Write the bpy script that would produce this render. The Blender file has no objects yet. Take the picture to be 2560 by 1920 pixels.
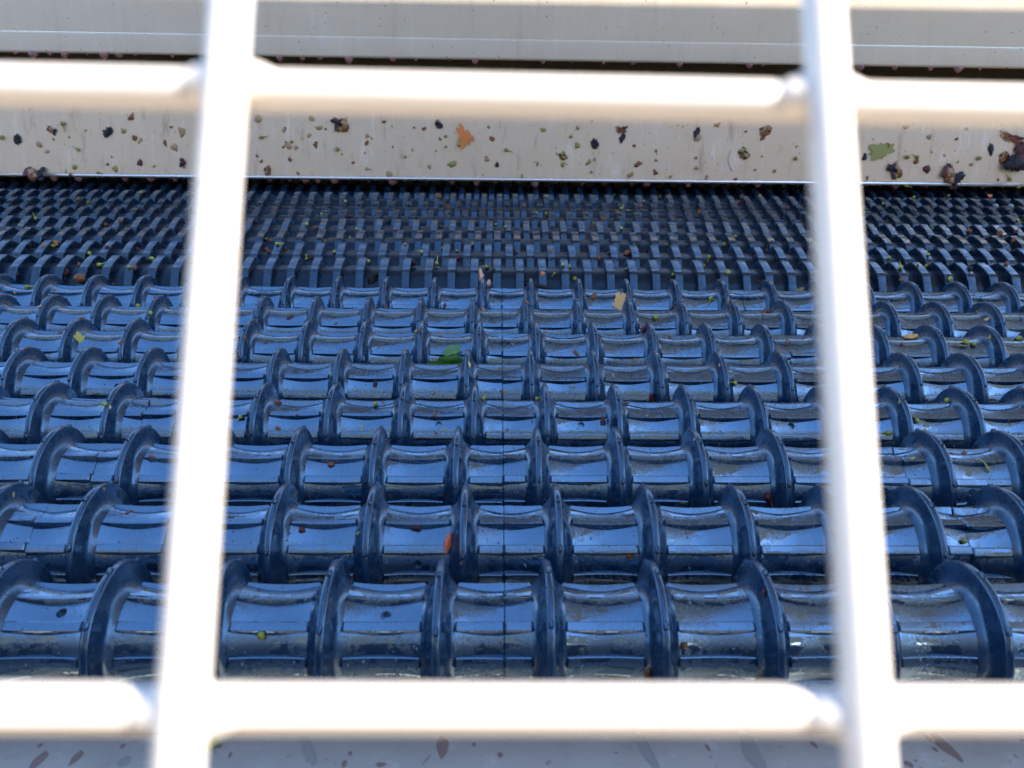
import bpy, bmesh, math, random
from mathutils import Vector, Matrix, noise

# ------------------------------------------------------------------ camera
P = 0.05                                   # flange pitch of the spool rollers (m)
SW, SH = 2560.0, 1920.0
YAW, FPX, PITCH, ROLL = 0.019, 2017.559, 0.3957, 0.0131
CAM = Vector((-0.0734 * P, 0, 0))
AX_Y, AX_Z, PITCH_Y = 6.1362 * P, -5.1877 * P, 1.4516 * P   # first roller axis, row spacing
R_FL, R_BAR = 0.7386 * P, 0.4536 * P

scene = bpy.context.scene
C = scene.collection
cam_d = bpy.data.cameras.new('camera')
cam = bpy.data.objects.new('camera', cam_d)
C.objects.link(cam)
right = Vector((math.cos(YAW), -math.sin(YAW), 0))
fwdh = Vector((math.sin(YAW), math.cos(YAW), 0))
fwd = fwdh * math.cos(PITCH) + Vector((0, 0, -math.sin(PITCH)))
up = fwdh * math.sin(PITCH) + Vector((0, 0, math.cos(PITCH)))
cx = right * math.cos(ROLL) + up * math.sin(ROLL)
cy = -right * math.sin(ROLL) + up * math.cos(ROLL)
m = Matrix((cx, cy, -fwd)).transposed().to_4x4()
m.translation = CAM
cam.matrix_world = m
cam_d.sensor_width = 36
cam_d.lens = 36 * FPX / SW
cam_d.clip_start = 0.004
cam_d.clip_end = 200
cam_d.dof.use_dof = True
cam_d.dof.focus_distance = 0.62
cam_d.dof.aperture_fstop = 17
scene.camera = cam

# ------------------------------------------------------------------ light
SUN = Vector((0.67, -0.21, 0.71)).normalized()
world = bpy.data.worlds.new('World')
scene.world = world
world.use_nodes = True
wn = world.node_tree.nodes
wl = world.node_tree.links
sky = wn.new('ShaderNodeTexSky')
sky.sky_type = 'NISHITA'
sky.sun_disc = False
sky.sun_elevation = math.asin(SUN.z)
sky.sun_rotation = math.atan2(SUN.x, SUN.y)
sky.air_density = 1.0
sky.dust_density = 0.15
sky.ozone_density = 6.0
bg = wn['Background']
wl.new(sky.outputs[0], bg.inputs[0])
bg.inputs[1].default_value = 0.15
sd = bpy.data.lights.new('sun', 'SUN')
sd.energy = 5.0
sd.angle = math.radians(0.5)
sd.color = (1.0, 0.95, 0.87)
so = bpy.data.objects.new('sun', sd)
C.objects.link(so)
so.rotation_euler = SUN.to_track_quat('Z', 'Y').to_euler()
so.location = (2, -2, 4)
scene.view_settings.view_transform = 'Standard'
scene.view_settings.look = 'None'
scene.view_settings.exposure = 2.5
scene.view_settings.gamma = 1.0
scene.view_settings.use_curve_mapping = False
scene.cycles.max_bounces = 6

random.seed(7)
PI = math.pi


def ray(u, v):
    return (cx * (u - SW / 2) - cy * (v - SH / 2) + fwd * FPX) / FPX


# ------------------------------------------------------------------ materials
def mat(name):
    mt = bpy.data.materials.new(name)
    mt.use_nodes = True
    nt = mt.node_tree
    return mt, nt, nt.nodes['Principled BSDF']


def nd(nt, t, **kw):
    n = nt.nodes.new(t)
    for k, v in kw.items():
        if k in n.inputs:
            n.inputs[k].default_value = v
        else:
            setattr(n, k, v)
    return n


def ramp(nt, a, b, c0=(0, 0, 0, 1), c1=(1, 1, 1, 1)):
    n = nt.nodes.new('ShaderNodeValToRGB')
    n.color_ramp.elements[0].position = a
    n.color_ramp.elements[1].position = b
    n.color_ramp.elements[0].color = c0
    n.color_ramp.elements[1].color = c1
    return n


def mixc(nt, fac, a, b):
    n = nt.nodes.new('ShaderNodeMix')
    n.data_type = 'RGBA'
    for sock, val in ((n.inputs[0], fac), (n.inputs[6], a), (n.inputs[7], b)):
        if hasattr(val, 'links'):
            nt.links.new(val, sock)
        else:
            sock.default_value = val
    return n.outputs[2]


def plastic(name, c0, c1, ior, r_film, r_dry, bump=0.2, juice=0.45):
    mt, nt, b = mat(name)
    L = nt.links.new
    tc = nd(nt, 'ShaderNodeTexCoord')
    oi = nd(nt, 'ShaderNodeObjectInfo')
    add = nd(nt, 'ShaderNodeVectorMath', operation='ADD')
    sc = nd(nt, 'ShaderNodeMath', operation='MULTIPLY')
    sc.inputs[1].default_value = 3.0
    L(oi.outputs['Random'], sc.inputs[0])
    L(tc.outputs['Object'], add.inputs[0])
    L(sc.outputs[0], add.inputs[1])
    n1 = nd(nt, 'ShaderNodeTexNoise', Scale=70.0, Detail=5.0, Roughness=0.6)
    n2 = nd(nt, 'ShaderNodeTexNoise', Scale=520.0, Detail=3.0)
    n3 = nd(nt, 'ShaderNodeTexNoise', Scale=75.0, Detail=7.0, Roughness=0.72)
    vo = nd(nt, 'ShaderNodeTexVoronoi', Scale=260.0)
    for n in (n1, n2, n3, vo):
        L(add.outputs[0], n.inputs['Vector'])
    # colour: blue grey with a thin dried juice film in places
    r1 = ramp(nt, 0.35, 0.75)
    L(n1.outputs[0], r1.inputs[0])
    col = mixc(nt, r1.outputs[0], c0, c1)
    r3 = ramp(nt, 0.60, 0.72)
    L(n3.outputs[0], r3.inputs[0])
    f3 = nd(nt, 'ShaderNodeMath', operation='MULTIPLY')
    f3.inputs[1].default_value = juice
    L(r3.outputs[0], f3.inputs[0])
    col = mixc(nt, f3.outputs[0], col, (0.045, 0.036, 0.034, 1))
    L(col, b.inputs['Base Color'])
    rr = nd(nt, 'ShaderNodeMapRange')
    rr.inputs[1].default_value = 0.485
    rr.inputs[2].default_value = 0.525
    rr.inputs[3].default_value = r_film
    rr.inputs[4].default_value = r_dry
    L(n3.outputs[0], rr.inputs[0])
    L(rr.outputs[0], b.inputs['Roughness'])
    b.inputs['IOR'].default_value = ior
    b.inputs['Specular Tint'].default_value = (0.52, 0.79, 1.0, 1)
    b.inputs['Coat Weight'].default_value = 0.25
    b.inputs['Coat Roughness'].default_value = 0.06
    # relief: orange peel + scattered droplets
    rv = ramp(nt, 0.05, 0.16, (1, 1, 1, 1), (0, 0, 0, 1))
    L(vo.outputs['Distance'], rv.inputs[0])
    rm = ramp(nt, 0.50, 0.57)
    L(n1.outputs[0], rm.inputs[0])
    dr = nd(nt, 'ShaderNodeMath', operation='MULTIPLY')
    L(rv.outputs[0], dr.inputs[0])
    L(rm.outputs[0], dr.inputs[1])
    b1 = nd(nt, 'ShaderNodeBump', Strength=0.10, Distance=0.0006)
    L(n2.outputs[0], b1.inputs['Height'])
    film = ramp(nt, 0.48, 0.525)
    L(n3.outputs[0], film.inputs[0])
    b2 = nd(nt, 'ShaderNodeBump', Strength=bump, Distance=0.0004)
    L(film.outputs[0], b2.inputs['Height'])
    L(b1.outputs[0], b2.inputs['Normal'])
    b3 = nd(nt, 'ShaderNodeBump', Strength=0.65, Distance=0.0006)
    L(dr.outputs[0], b3.inputs['Height'])
    L(b2.outputs[0], b3.inputs['Normal'])
    L(b3.outputs[0], b.inputs['Normal'])
    L(b3.outputs[0], b.inputs['Coat Normal'])
    return mt


def steel(name, base, rough, speck, brush_axis='X', speck_col=(0.10, 0.05, 0.035, 1), metallic=0.85, streak=0.0):
    mt, nt, b = mat(name)
    L = nt.links.new
    tc = nd(nt, 'ShaderNodeTexCoord')
    mp = nd(nt, 'ShaderNodeMapping')
    mp.inputs['Scale'].default_value = (6, 420, 420) if brush_axis == 'X' else (420, 420, 6)
    L(tc.outputs['Object'], mp.inputs[0])
    br = nd(nt, 'ShaderNodeTexNoise', Scale=1.0, Detail=3.0)
    L(mp.outputs[0], br.inputs['Vector'])
    n1 = nd(nt, 'ShaderNodeTexNoise', Scale=9.0, Detail=6.0, Roughness=0.65)
    L(tc.outputs['Object'], n1.inputs['Vector'])
    col = mixc(nt, n1.outputs[0], [c * 0.86 for c in base[:3]] + [1], [min(1, c * 1.1) for c in base[:3]] + [1])
    # fine specks of dried juice: two sizes of scattered dots
    for scl, th, keep in ((95.0, 0.13, 0.62), (260.0, 0.16, 0.60)):
        wob = nd(nt, 'ShaderNodeTexNoise', Scale=scl * 2.2, Detail=2.0)
        L(tc.outputs['Object'], wob.inputs['Vector'])
        mx = nd(nt, 'ShaderNodeVectorMath', operation='MULTIPLY_ADD')
        L(wob.outputs['Color'], mx.inputs[0])
        mx.inputs[1].default_value = (0.6 / scl,) * 3
        L(tc.outputs['Object'], mx.inputs[2])
        vo = nd(nt, 'ShaderNodeTexVoronoi', Scale=scl)
        L(mx.outputs[0], vo.inputs['Vector'])
        r = ramp(nt, th * 0.7, th, (1, 1, 1, 1), (0, 0, 0, 1))
        L(vo.outputs['Distance'], r.inputs[0])
        sep = nd(nt, 'ShaderNodeSeparateColor')
        L(vo.outputs['Color'], sep.inputs[0])
        g = nd(nt, 'ShaderNodeMath', operation='GREATER_THAN')
        g.inputs[1].default_value = 1 - keep * speck
        L(sep.outputs[0], g.inputs[0])
        mu = nd(nt, 'ShaderNodeMath', operation='MULTIPLY')
        L(r.outputs[0], mu.inputs[0])
        L(g.outputs[0], mu.inputs[1])
        mu2 = nd(nt, 'ShaderNodeMath', operation='MULTIPLY')
        mu2.inputs[1].default_value = 0.75
        L(mu.outputs[0], mu2.inputs[0])
        col = mixc(nt, mu2.outputs[0], col, speck_col)
    if streak:
        ms_ = nd(nt, 'ShaderNodeMapping')
        ms_.inputs['Scale'].default_value = (55, 55, 7)
        L(tc.outputs['Object'], ms_.inputs[0])
        ns_ = nd(nt, 'ShaderNodeTexNoise', Scale=1.0, Detail=6.0, Roughness=0.7)
        L(ms_.outputs[0], ns_.inputs['Vector'])
        for lo, hi, amt, cc in ((0.56, 0.70, 0.5, (0.20, 0.13, 0.09, 1)), (0.44, 0.30, 0.55, (0.66, 0.62, 0.60, 1))):
            rs_ = nd(nt, 'ShaderNodeMapRange')
            rs_.inputs[1].default_value = lo
            rs_.inputs[2].default_value = hi
            rs_.inputs[4].default_value = amt * streak
            L(ns_.outputs[0], rs_.inputs[0])
            col = mixc(nt, rs_.outputs[0], col, cc)
    L(col, b.inputs['Base Color'])
    b.inputs['Metallic'].default_value = metallic
    rr = nd(nt, 'ShaderNodeMapRange')
    rr.inputs[3].default_value = rough - 0.07
    rr.inputs[4].default_value = rough + 0.10
    L(n1.outputs[0], rr.inputs[0])
    L(rr.outputs[0], b.inputs['Roughness'])
    b1 = nd(nt, 'ShaderNodeBump', Strength=0.09, Distance=0.0006)
    L(br.outputs[0], b1.inputs['Height'])
    L(b1.outputs[0], b.inputs['Normal'])
    return mt


def organic(name, c0, c1, rough=0.35, scale=160.0, spec=0.5, transl=0.0, coat=0.4):
    mt, nt, b = mat(name)
    L = nt.links.new
    tc = nd(nt, 'ShaderNodeTexCoord')
    n = nd(nt, 'ShaderNodeTexNoise', Scale=scale, Detail=5.0, Roughness=0.65)
    L(tc.outputs['Object'], n.inputs['Vector'])
    r = ramp(nt, 0.35, 0.66)
    L(n.outputs[0], r.inputs[0])
    col = mixc(nt, r.outputs[0], c0 + (1,), c1 + (1,))
    L(col, b.inputs['Base Color'])
    b.inputs['Roughness'].default_value = rough
    b.inputs['Specular IOR Level'].default_value = spec
    b.inputs['Coat Weight'].default_value = coat
    b.inputs['Coat Roughness'].default_value = 0.12
    if transl:
        b.inputs['Subsurface Weight'].default_value = transl
        b.inputs['Subsurface Radius'].default_value = (0.002, 0.002, 0.001)
    bp = nd(nt, 'ShaderNodeBump', Strength=0.5, Distance=0.0008)
    L(n.outputs[0], bp.inputs['Height'])
    L(bp.outputs[0], b.inputs['Normal'])
    return mt


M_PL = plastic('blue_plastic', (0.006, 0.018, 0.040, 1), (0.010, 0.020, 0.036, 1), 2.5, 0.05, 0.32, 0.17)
M_PL_SHADE = plastic('blue_plastic_shade', (0.003, 0.011, 0.024, 1), (0.004, 0.012, 0.023, 1), 1.6, 0.10, 0.30, 0.2, 0.15)  # base and gloss darkened to stand in for shade over the rear rows
M_HUB = plastic('blue_plastic_hub', (0.003, 0.009, 0.018, 1), (0.004, 0.010, 0.018, 1), 1.3, 0.38, 0.52, 0.05, 0.15)  # shade in the gaps between the discs is put into this colour
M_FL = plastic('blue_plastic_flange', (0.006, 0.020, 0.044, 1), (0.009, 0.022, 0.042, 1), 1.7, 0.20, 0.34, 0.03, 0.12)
M_PLATE = steel('upper_steel', (0.53, 0.43, 0.315), 0.5, 0.55, metallic=0.15, streak=0.35)
M_CHUTE = steel('chute_steel', (0.54, 0.435, 0.315), 0.40, 0.50, metallic=0.55, streak=0.9)
M_HEM = steel('hem_steel', (0.70, 0.64, 0.58), 0.25, 0.0, metallic=0.8)
M_NEAR = steel('near_steel', (0.40, 0.32, 0.245), 0.45, 0.30, metallic=0.4, streak=0.5)
M_WIRE = steel('wire_steel', (0.52, 0.465, 0.41), 0.5, 0.0, metallic=0.25)
M_DARK = organic('dark_housing', (0.018, 0.014, 0.012), (0.045, 0.030, 0.018), 0.5, 30.0, coat=0.0)
M_BROWN = organic('brown_housing', (0.10, 0.065, 0.02), (0.16, 0.10, 0.035), 0.5, 24.0, coat=0.0)
M_ADDED_BOARD = organic('added_board_grey', (0.46, 0.42, 0.41), (0.54, 0.50, 0.48), 0.7, 3.0, coat=0.0)
M_GROUND = organic('ground', (0.40, 0.33, 0.25), (0.52, 0.43, 0.33), 0.9, 5.0, coat=0.0)
M_BERRY = organic('green_berry', (0.19, 0.21, 0.008), (0.34, 0.34, 0.02), 0.25, 220.0, transl=0.15)
M_GREEN = organic('green_leaf', (0.015, 0.085, 0.004), (0.08, 0.25, 0.014), 0.3, 180.0)
M_OLIVE = organic('olive_leaf', (0.16, 0.15, 0.015), (0.30, 0.27, 0.04), 0.4, 160.0)
M_YELLOW = organic('yellow_leaf', (0.30, 0.27, 0.03), (0.42, 0.36, 0.06), 0.4, 160.0)
M_TAN = organic('tan_leaf', (0.60, 0.28, 0.06), (0.80, 0.48, 0.17), 0.4, 140.0)
M_ORANGE = organic('orange_leaf', (0.42, 0.08, 0.006), (0.70, 0.20, 0.015), 0.35, 160.0)
M_RED = organic('red_stalk', (0.50, 0.05, 0.015), (0.75, 0.14, 0.04), 0.3, 260.0)
M_TANB = organic('tan_pulp', (0.26, 0.13, 0.05), (0.40, 0.24, 0.10), 0.35, 240.0)
M_RUST = organic('brown_bit', (0.13, 0.035, 0.012), (0.26, 0.09, 0.02), 0.4, 260.0, spec=0.3, coat=0.1)
M_BLACK = organic('dark_skin', (0.006, 0.006, 0.010), (0.02, 0.014, 0.016), 0.4, 220.0, spec=0.25, coat=0.05)
M_WINE = organic('grape_skin', (0.05, 0.006, 0.010), (0.12, 0.018, 0.02), 0.35, 220.0, spec=0.3, coat=0.08)
M_PINK = organic('pink_flesh', (0.75, 0.36, 0.24), (0.85, 0.55, 0.42), 0.25, 160.0, transl=0.2)
M_JUICE, _nt, _b = mat('juice')
_b.inputs['Base Color'].default_value = (0.50, 0.24, 0.21, 1)
_b.inputs['Roughness'].default_value = 0.05
_b.inputs['Transmission Weight'].default_value = 0.55
_b.inputs['IOR'].default_value = 1.36
M_STAIN, _nt, _b = mat('juice_stain')
_b.inputs['Base Color'].default_value = (0.17, 0.095, 0.065, 1)
_b.inputs['Roughness'].default_value = 0.6
M_STAIN2, _nt, _b = mat('wet_stain')
_b.inputs['Base Color'].default_value = (0.20, 0.165, 0.13, 1)
_b.inputs['Roughness'].default_value = 0.6


# ------------------------------------------------------------------ helpers
def mesh(name, verts, faces, material, smooth=True, sharp=None):
    me = bpy.data.meshes.new(name)
    me.from_pydata([tuple(v) for v in verts], [], faces)
    bm = bmesh.new()
    bm.from_mesh(me)
    bmesh.ops.recalc_face_normals(bm, faces=bm.faces)
    bm.to_mesh(me)
    bm.free()
    me.materials.append(material)
    if smooth:
        me.polygons.foreach_set('use_smooth', [True] * len(me.polygons))
        if sharp is not None:
            me.set_sharp_from_angle(angle=math.radians(sharp))
    me.update()
    return me


def obj(name, me, parent=None, loc=(0, 0, 0), rot=(0, 0, 0)):
    o = bpy.data.objects.new(name, me)
    C.objects.link(o)
    if parent:
        o.parent = parent
    o.location = loc
    o.rotation_euler = rot
    return o


def tag(o, label, cat, group=None):
    o['label'] = label
    o['category'] = cat
    if group:
        o['group'] = group
    return o


def struct(o):
    o['kind'] = 'structure'
    return o


def revolve(profile, n):
    """profile: list of (x, r); closed when both ends have r > 0 (end rings capped inward by caller)"""
    V, F = [], []
    for x, r in profile:
        for i in range(n):
            a = 2 * PI * i / n
            V.append((x, -r * math.sin(a), r * math.cos(a)))
    for j in range(len(profile) - 1):
        for i in range(n):
            k = (i + 1) % n
            F.append((j * n + i, j * n + k, (j + 1) * n + k, (j + 1) * n + i))
    return V, F


def box_into(V, F, pts8):
    b = len(V)
    V += pts8
    for f in ((0, 1, 3, 2), (4, 6, 7, 5), (0, 4, 5, 1), (2, 3, 7, 6), (0, 2, 6, 4), (1, 5, 7, 3)):
        F.append(tuple(b + i for i in f))


def tube(pts, rads, n=8):
    V, F = [], []
    for j, p in enumerate(pts):
        p = Vector(p)
        q = Vector(pts[min(j + 1, len(pts) - 1)]) - Vector(pts[max(j - 1, 0)])
        z = q.normalized()
        a = z.orthogonal().normalized() if j == 0 else (a - z * a.dot(z)).normalized()
        b = z.cross(a)
        for i in range(n):
            t = 2 * PI * i / n
            V.append(p + (a * math.cos(t) + b * math.sin(t)) * rads[j])
    for j in range(len(pts) - 1):
        for i in range(n):
            k = (i + 1) % n
            F.append((j * n + i, j * n + k, (j + 1) * n + k, (j + 1) * n + i))
    F.append(tuple(range(n)))
    F.append(tuple((len(pts) - 1) * n + i for i in reversed(range(n))))
    return V, F


def profile_sheet(pts, thick, x0, x1, nx=1):
    """A folded sheet: polyline in (y, z), extruded along x with real thickness."""
    n = len(pts)
    norm = []
    for i in range(n):
        a = Vector(pts[max(i - 1, 0)])
        b = Vector(pts[min(i + 1, n - 1)])
        d = (b - a).normalized()
        norm.append(Vector((-d.y, d.x)))
    loop = [Vector(p) for p in pts] + [Vector(pts[i]) + norm[i] * thick for i in reversed(range(n))]
    V, F = [], []
    for s in range(nx + 1):
        x = x0 + (x1 - x0) * s / nx
        V += [(x, p.x, p.y) for p in loop]
    k = len(loop)
    for s in range(nx):
        for i in range(k):
            j = (i + 1) % k
            F.append((s * k + i, s * k + j, (s + 1) * k + j, (s + 1) * k + i))
    F.append(tuple(range(k)))
    F.append(tuple(nx * k + i for i in reversed(range(k))))
    return V, F


def arc(cy_, cz_, r, a0, a1, n):
    return [(cy_ + r * math.cos(math.radians(a0 + (a1 - a0) * i / n)),
             cz_ + r * math.sin(math.radians(a0 + (a1 - a0) * i / n))) for i in range(n + 1)]


# ------------------------------------------------------------------ setting
YP = 1.40                                            # plane of the upper plate
V, F = [], []
box_into(V, F, [(x, y, z) for x in (-12, 12) for y in (-12, 12) for z in (-1.35, -1.25)])
struct(obj('ground', mesh('ground', V, F, M_GROUND, False)))

# added shade board above the machine (unseen, keeps the rollers out of the sun)
mX, mY = SUN.x / SUN.z, -SUN.y / SUN.z
ZN, ZF = 1.9, 0.36                                   # height of its near and far edge
y_near = 0.125 - (ZN + 0.10) * mY
y_far = YP - (ZF - 0.0345) * mY
xn, xf = mX * (ZN + 0.24), mX * (ZF + 0.10)
V, F = [], []
box_into(V, F, [(x, y, z + t) for (xa, xb) in ((0, 1),) for k in (0, 1) for (y, z, x) in
                ((y_near, ZN, xn + (-0.58, 0.62)[k]), (y_far, ZF, xf + (-1.12, 1.25)[k])) for t in (0.0, 0.02)])
tag(obj('added_shade_board', mesh('added_shade_board', V, F, M_ADDED_BOARD, False)),
    'added flat grey board, unseen, shading the machine from above', 'board')

# added unseen wall behind the camera, cuts the bright horizon from reflections
V, F = [], []
box_into(V, F, [(x, y, z) for x in (-4, 4) for y in (-1.7, -1.55) for z in (-1.25, 1.7)])
tag(obj('added_back_wall', mesh('added_back_wall', V, F, M_GROUND, False)),
    'added unseen beige wall behind the viewer, cutting the bright horizon', 'wall')

# added low side cheeks of the roller bed, unseen, blocking low side light
for sgn in (-1, 1):
    V, F = [], []
    box_into(V, F, [(x, y, z) for x in (sgn * 1.62, sgn * 1.66) for y in (0.10, 1.75) for z in (-0.46, 0.04)])
    tag(obj('added_side_cheek', mesh('added_side_cheek', V, F, M_DARK, False)),
        'added unseen dark side cheek of the roller bed on the %s' % ('right' if sgn > 0 else 'left'), 'panel')

V, F = [], []
box_into(V, F, [(x, y, z) for x in (-1.6, 1.6) for y in (1.404, 1.70) for z in (0.115, 0.128)])  # added unseen roof, keeps the sun off the housing behind the plate
tag(obj('added_rear_cover', mesh('added_rear_cover', V, F, M_DARK, False)),
    'added unseen dark cover keeping the sun out behind the upper plate', 'cover')
# tray and housing under and behind the rollers
V, F = [], []
box_into(V, F, [(x, y, z) for x in (-1.6, 1.6) for y in (0.13, 1.75) for z in (-0.46, -0.44)])
tag(obj('drip_tray', mesh('drip_tray', V, F, M_DARK, False)),
    'dark wet tray underneath the blue rollers', 'tray')
V, F = [], []
box_into(V, F, [(x, y, z) for x in (-1.6, 1.6) for y in (1.62, 1.64) for z in (-0.44, 0.10)])
tag(obj('rear_housing', mesh('rear_housing', V, F, M_BROWN, False)),
    'brown inner wall glimpsed in the dark slot behind the last rollers', 'housing')

# ------------------------------------------------------------------ plates
# upper plate: hanging sheet, overlapped seam, rolled lower lip
pts = [(YP, 0.30), (YP, 0.0135), (YP - 0.0004, 0.0125)]
up_root = bpy.data.objects.new('upper_plate', None)
C.objects.link(up_root)
up_root.location = (0, YP, 0)
up_root.rotation_euler = (0, math.radians(0.18), 0)
tag(up_root, 'grey steel plate across the top with a thin seam and a dripping lip', 'plate')
V, F = profile_sheet([(0, 0.13), (0, 0.006)], -0.003, -1.6, 1.6, 1)
obj('upper_sheet', mesh('upper_sheet', V, F, M_PLATE, False), up_root)
pr = [(-0.0022, 0.0098), (-0.0030, 0.0090), (-0.0030, 0.0085), (-0.0030, -0.0148), (-0.0030, -0.0155)] + arc(-0.0005, -0.0160, 0.0025, 180, 300, 6)
V, F = profile_sheet(pr, -0.0018, -1.6, 1.6, 1)
obj('lower_lip', mesh('lower_lip', V, F, M_PLATE, True, 40), up_root)
V, F = tube([(-1.6, -0.0020, 0.0112), (1.6, -0.0020, 0.0112)], [0.0011, 0.0011], 8)
obj('weld_seam', mesh('weld_seam', V, F, M_HEM, True), up_root)

# chute plate: leans back, lower hem rolled
YC, ZC = 1.387, -0.2085
ch_root = bpy.data.objects.new('chute_plate', None)
C.objects.link(ch_root)
ch_root.location = (0, YC, ZC)
tag(ch_root, 'sloping steel chute plate spattered with grape debris behind the rollers', 'plate')
LEAN_D = 80
LEAN = math.radians(LEAN_D)
tdir = (math.cos(LEAN), math.sin(LEAN))
hem = arc(0.006 * math.sin(LEAN), -0.006 * math.cos(LEAN) + 0.006, 0.006, 180 + LEAN_D - 90 + 60, 180 + LEAN_D - 90, 8)
p_last = hem[-1]
pr = hem + [(p_last[0] + tdir[0] * t, p_last[1] + tdir[1] * t) for t in (0.0006, 0.0012, 0.08, 0.151)]
V, F = profile_sheet(pr, -0.0015, -1.6, 1.6, 1)
obj('chute_sheet', mesh('chute_sheet', V, F, M_CHUTE, True, 40), ch_root)
V, F = tube([(-1.6, -0.0010, 0.0022), (1.6, -0.0010, 0.0022)], [0.0031, 0.0031], 14)
obj('rolled_hem', mesh('rolled_hem', V, F, M_HEM, True), ch_root)

# near plate
np_root = tag(obj('near_plate', None, None, (0, 0.2585, -0.2665)),
              'grey steel plate with drip stains along the bottom edge of the picture', 'plate')
pr = []
pr = [(0.0, -0.004), (-0.0015, -0.0012), (-0.0045, 0.0), (-0.030, 0.0075), (-0.0535, 0.0145), (-0.0575, 0.0170)]
V, F = profile_sheet(pr, 0.0015, -0.75, 0.75, 1)
obj('near_sheet', mesh('near_sheet', V, F, M_NEAR, True, 50), np_root)
V, F = profile_sheet([(-0.058, 0.0150), (-0.0610, 0.022), (-0.0645, 0.042), (-0.125, 0.110)], 0.003, -0.75, 0.75, 1)  # added unseen dark skirt, darkens what the front rollers reflect
obj('added_dark_skirt', mesh('added_dark_skirt', V, F, M_DARK, True, 50), np_root)

# ------------------------------------------------------------------ spool rollers
PHASE = [0.4026, 0.5774, 0.4274, 0.6032, 0.4471, 0.600, 0.440, 0.600]
RIB0 = [43.0, 59.5, 57.8, 69.8, 74.2, 54.4, 52.7, 64.0]
NUB0 = [41.2, 54.9, 57.0, 62.0, 50.0, 66.0, 45.0, 60.0]
ORD = ['frontmost', 'second', 'third', 'fourth', 'fifth', 'sixth', 'seventh', 'eighth']
NSEG = 72
SEC = 5.0


def bar_r(x, fl):
    """barrel radius (in P) at x for the flange list fl (in P)"""
    best = min(abs(x - f) for f in fl)
    d = min(best, 0.5)
    t = (0.5 - d) / 0.5
    r = 0.447 + 0.098 * t ** 1.8
    if d < 0.13:
        r += 0.02 * ((0.13 - d) / 0.13) ** 2
    return r


def section_mesh(a):
    fl = [a + i for i in range(-1, 7)]
    prof = [(0.0018, 0.30), (0.0018, bar_r(0, fl) - 0.004), (0.006, bar_r(0, fl))]
    xs = []
    x = 0.03
    while x < SEC - 0.02:
        d = min(abs(x - f) for f in fl)
        xs.append(x)
        x += 0.03 if d < 0.16 else 0.075
    prof += [(x, bar_r(x, fl)) for x in xs]
    prof += [(SEC - 0.006, bar_r(SEC, fl)), (SEC - 0.0018, bar_r(SEC, fl) - 0.004), (SEC - 0.0018, 0.30)]
    V, F = revolve([(x * P, r * P) for x, r in prof], NSEG)
    return mesh('spool_sleeve', V, F, M_PL, True, 35)


def flange_mesh():
    half = [(0.175, 0.482), (0.135, 0.510), (0.102, 0.538), (0.078, 0.574), (0.062, 0.616), (0.051, 0.662), (0.043, 0.698),
            (0.037, 0.721), (0.027, 0.733), (0.010, 0.7386)]
    prof = half + [(-x, r) for x, r in reversed(half)]
    V, F = revolve([(x * P, r * P) for x, r in prof], 80)
    for i in range(8):
        a = 2 * PI * i / 8 + random.uniform(-.03, .03)
        cu, su = math.cos(a), math.sin(a)
        w, l = 0.022 * P, 0.038 * P

        def at(x, t, r):
            rr = r * P
            return (x, -rr * su - t * cu, rr * cu - t * su)
        b0 = len(V)
        for r, kx, kt in ((0.728, 1.15, 1.2), (0.752, 1.0, 1.0), (0.764, 0.55, 0.7)):
            for x, t in ((-w * kx, -l * kt * .6), (-w * kx * .6, -l * kt), (w * kx * .6, -l * kt), (w * kx, -l * kt * .6),
                         (w * kx, l * kt * .6), (w * kx * .6, l * kt), (-w * kx * .6, l * kt), (-w * kx, l * kt * .6)):
                V.append(at(x, t, r))
        for j in range(2):
            for q in range(8):
                F.append((b0 + j * 8 + q, b0 + j * 8 + (q + 1) % 8, b0 + (j + 1) * 8 + (q + 1) % 8, b0 + (j + 1) * 8 + q))
        F.append(tuple(b0 + 16 + q for q in range(8)))
    return mesh('flange', V, F, M_FL, True, 40)


def rib_mesh(length):
    """straight bar lying along x, flat outside, over the waisted barrel"""
    V, F = [], []
    h = length / 2
    cs = [(-0.060, 0.425), (-0.056, 0.503), (-0.048, 0.510), (0.020, 0.5250), (0.028, 0.5240), (0.033, 0.519), (0.066, 0.425)]
    xs = [-h, -h + 0.014, -0.62 * h, -0.3 * h, 0.0, 0.3 * h, 0.62 * h, h - 0.014, h]
    dip = 0.022 * min(1.0, (2 * h / 0.7) ** 2)         # the outer face dips slightly towards the middle
    for n_, x in enumerate(xs):
        dr = -dip * (1 - (x / h) ** 2) - (0.014 if n_ in (0, len(xs) - 1) else 0.0)
        for t, r in cs:
            V.append((x * P, -t * P, (r + (dr if r > 0.45 else 0)) * P))   # t > 0 turns towards the camera (down)
    k = len(cs)
    for s in range(len(xs) - 1):
        for i in range(k - 1):
            F.append((s * k + i, s * k + i + 1, (s + 1) * k + i + 1, (s + 1) * k + i))
    F.append(tuple(range(k)))
    F.append(tuple((len(xs) - 1) * k + i for i in reversed(range(k))))
    return mesh('rib', V, F, M_PL, True, 28)


FL = flange_mesh()
RIBS = {}


def rib(length):
    key = round(length, 3)
    if key not in RIBS:
        RIBS[key] = rib_mesh(key)
    return RIBS[key]


# screw holes seen in the photo: row, x (in P) picked by pixel on the barrel
HOLES = [(0, 964, 1538), (0, 153, 1531), (1, 1043, 1413), (3, 1097, 1060), (3, 1453, 1062), (3, 1979, 1064), (5, 1121, 831), (4, 292, 966)]


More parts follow.
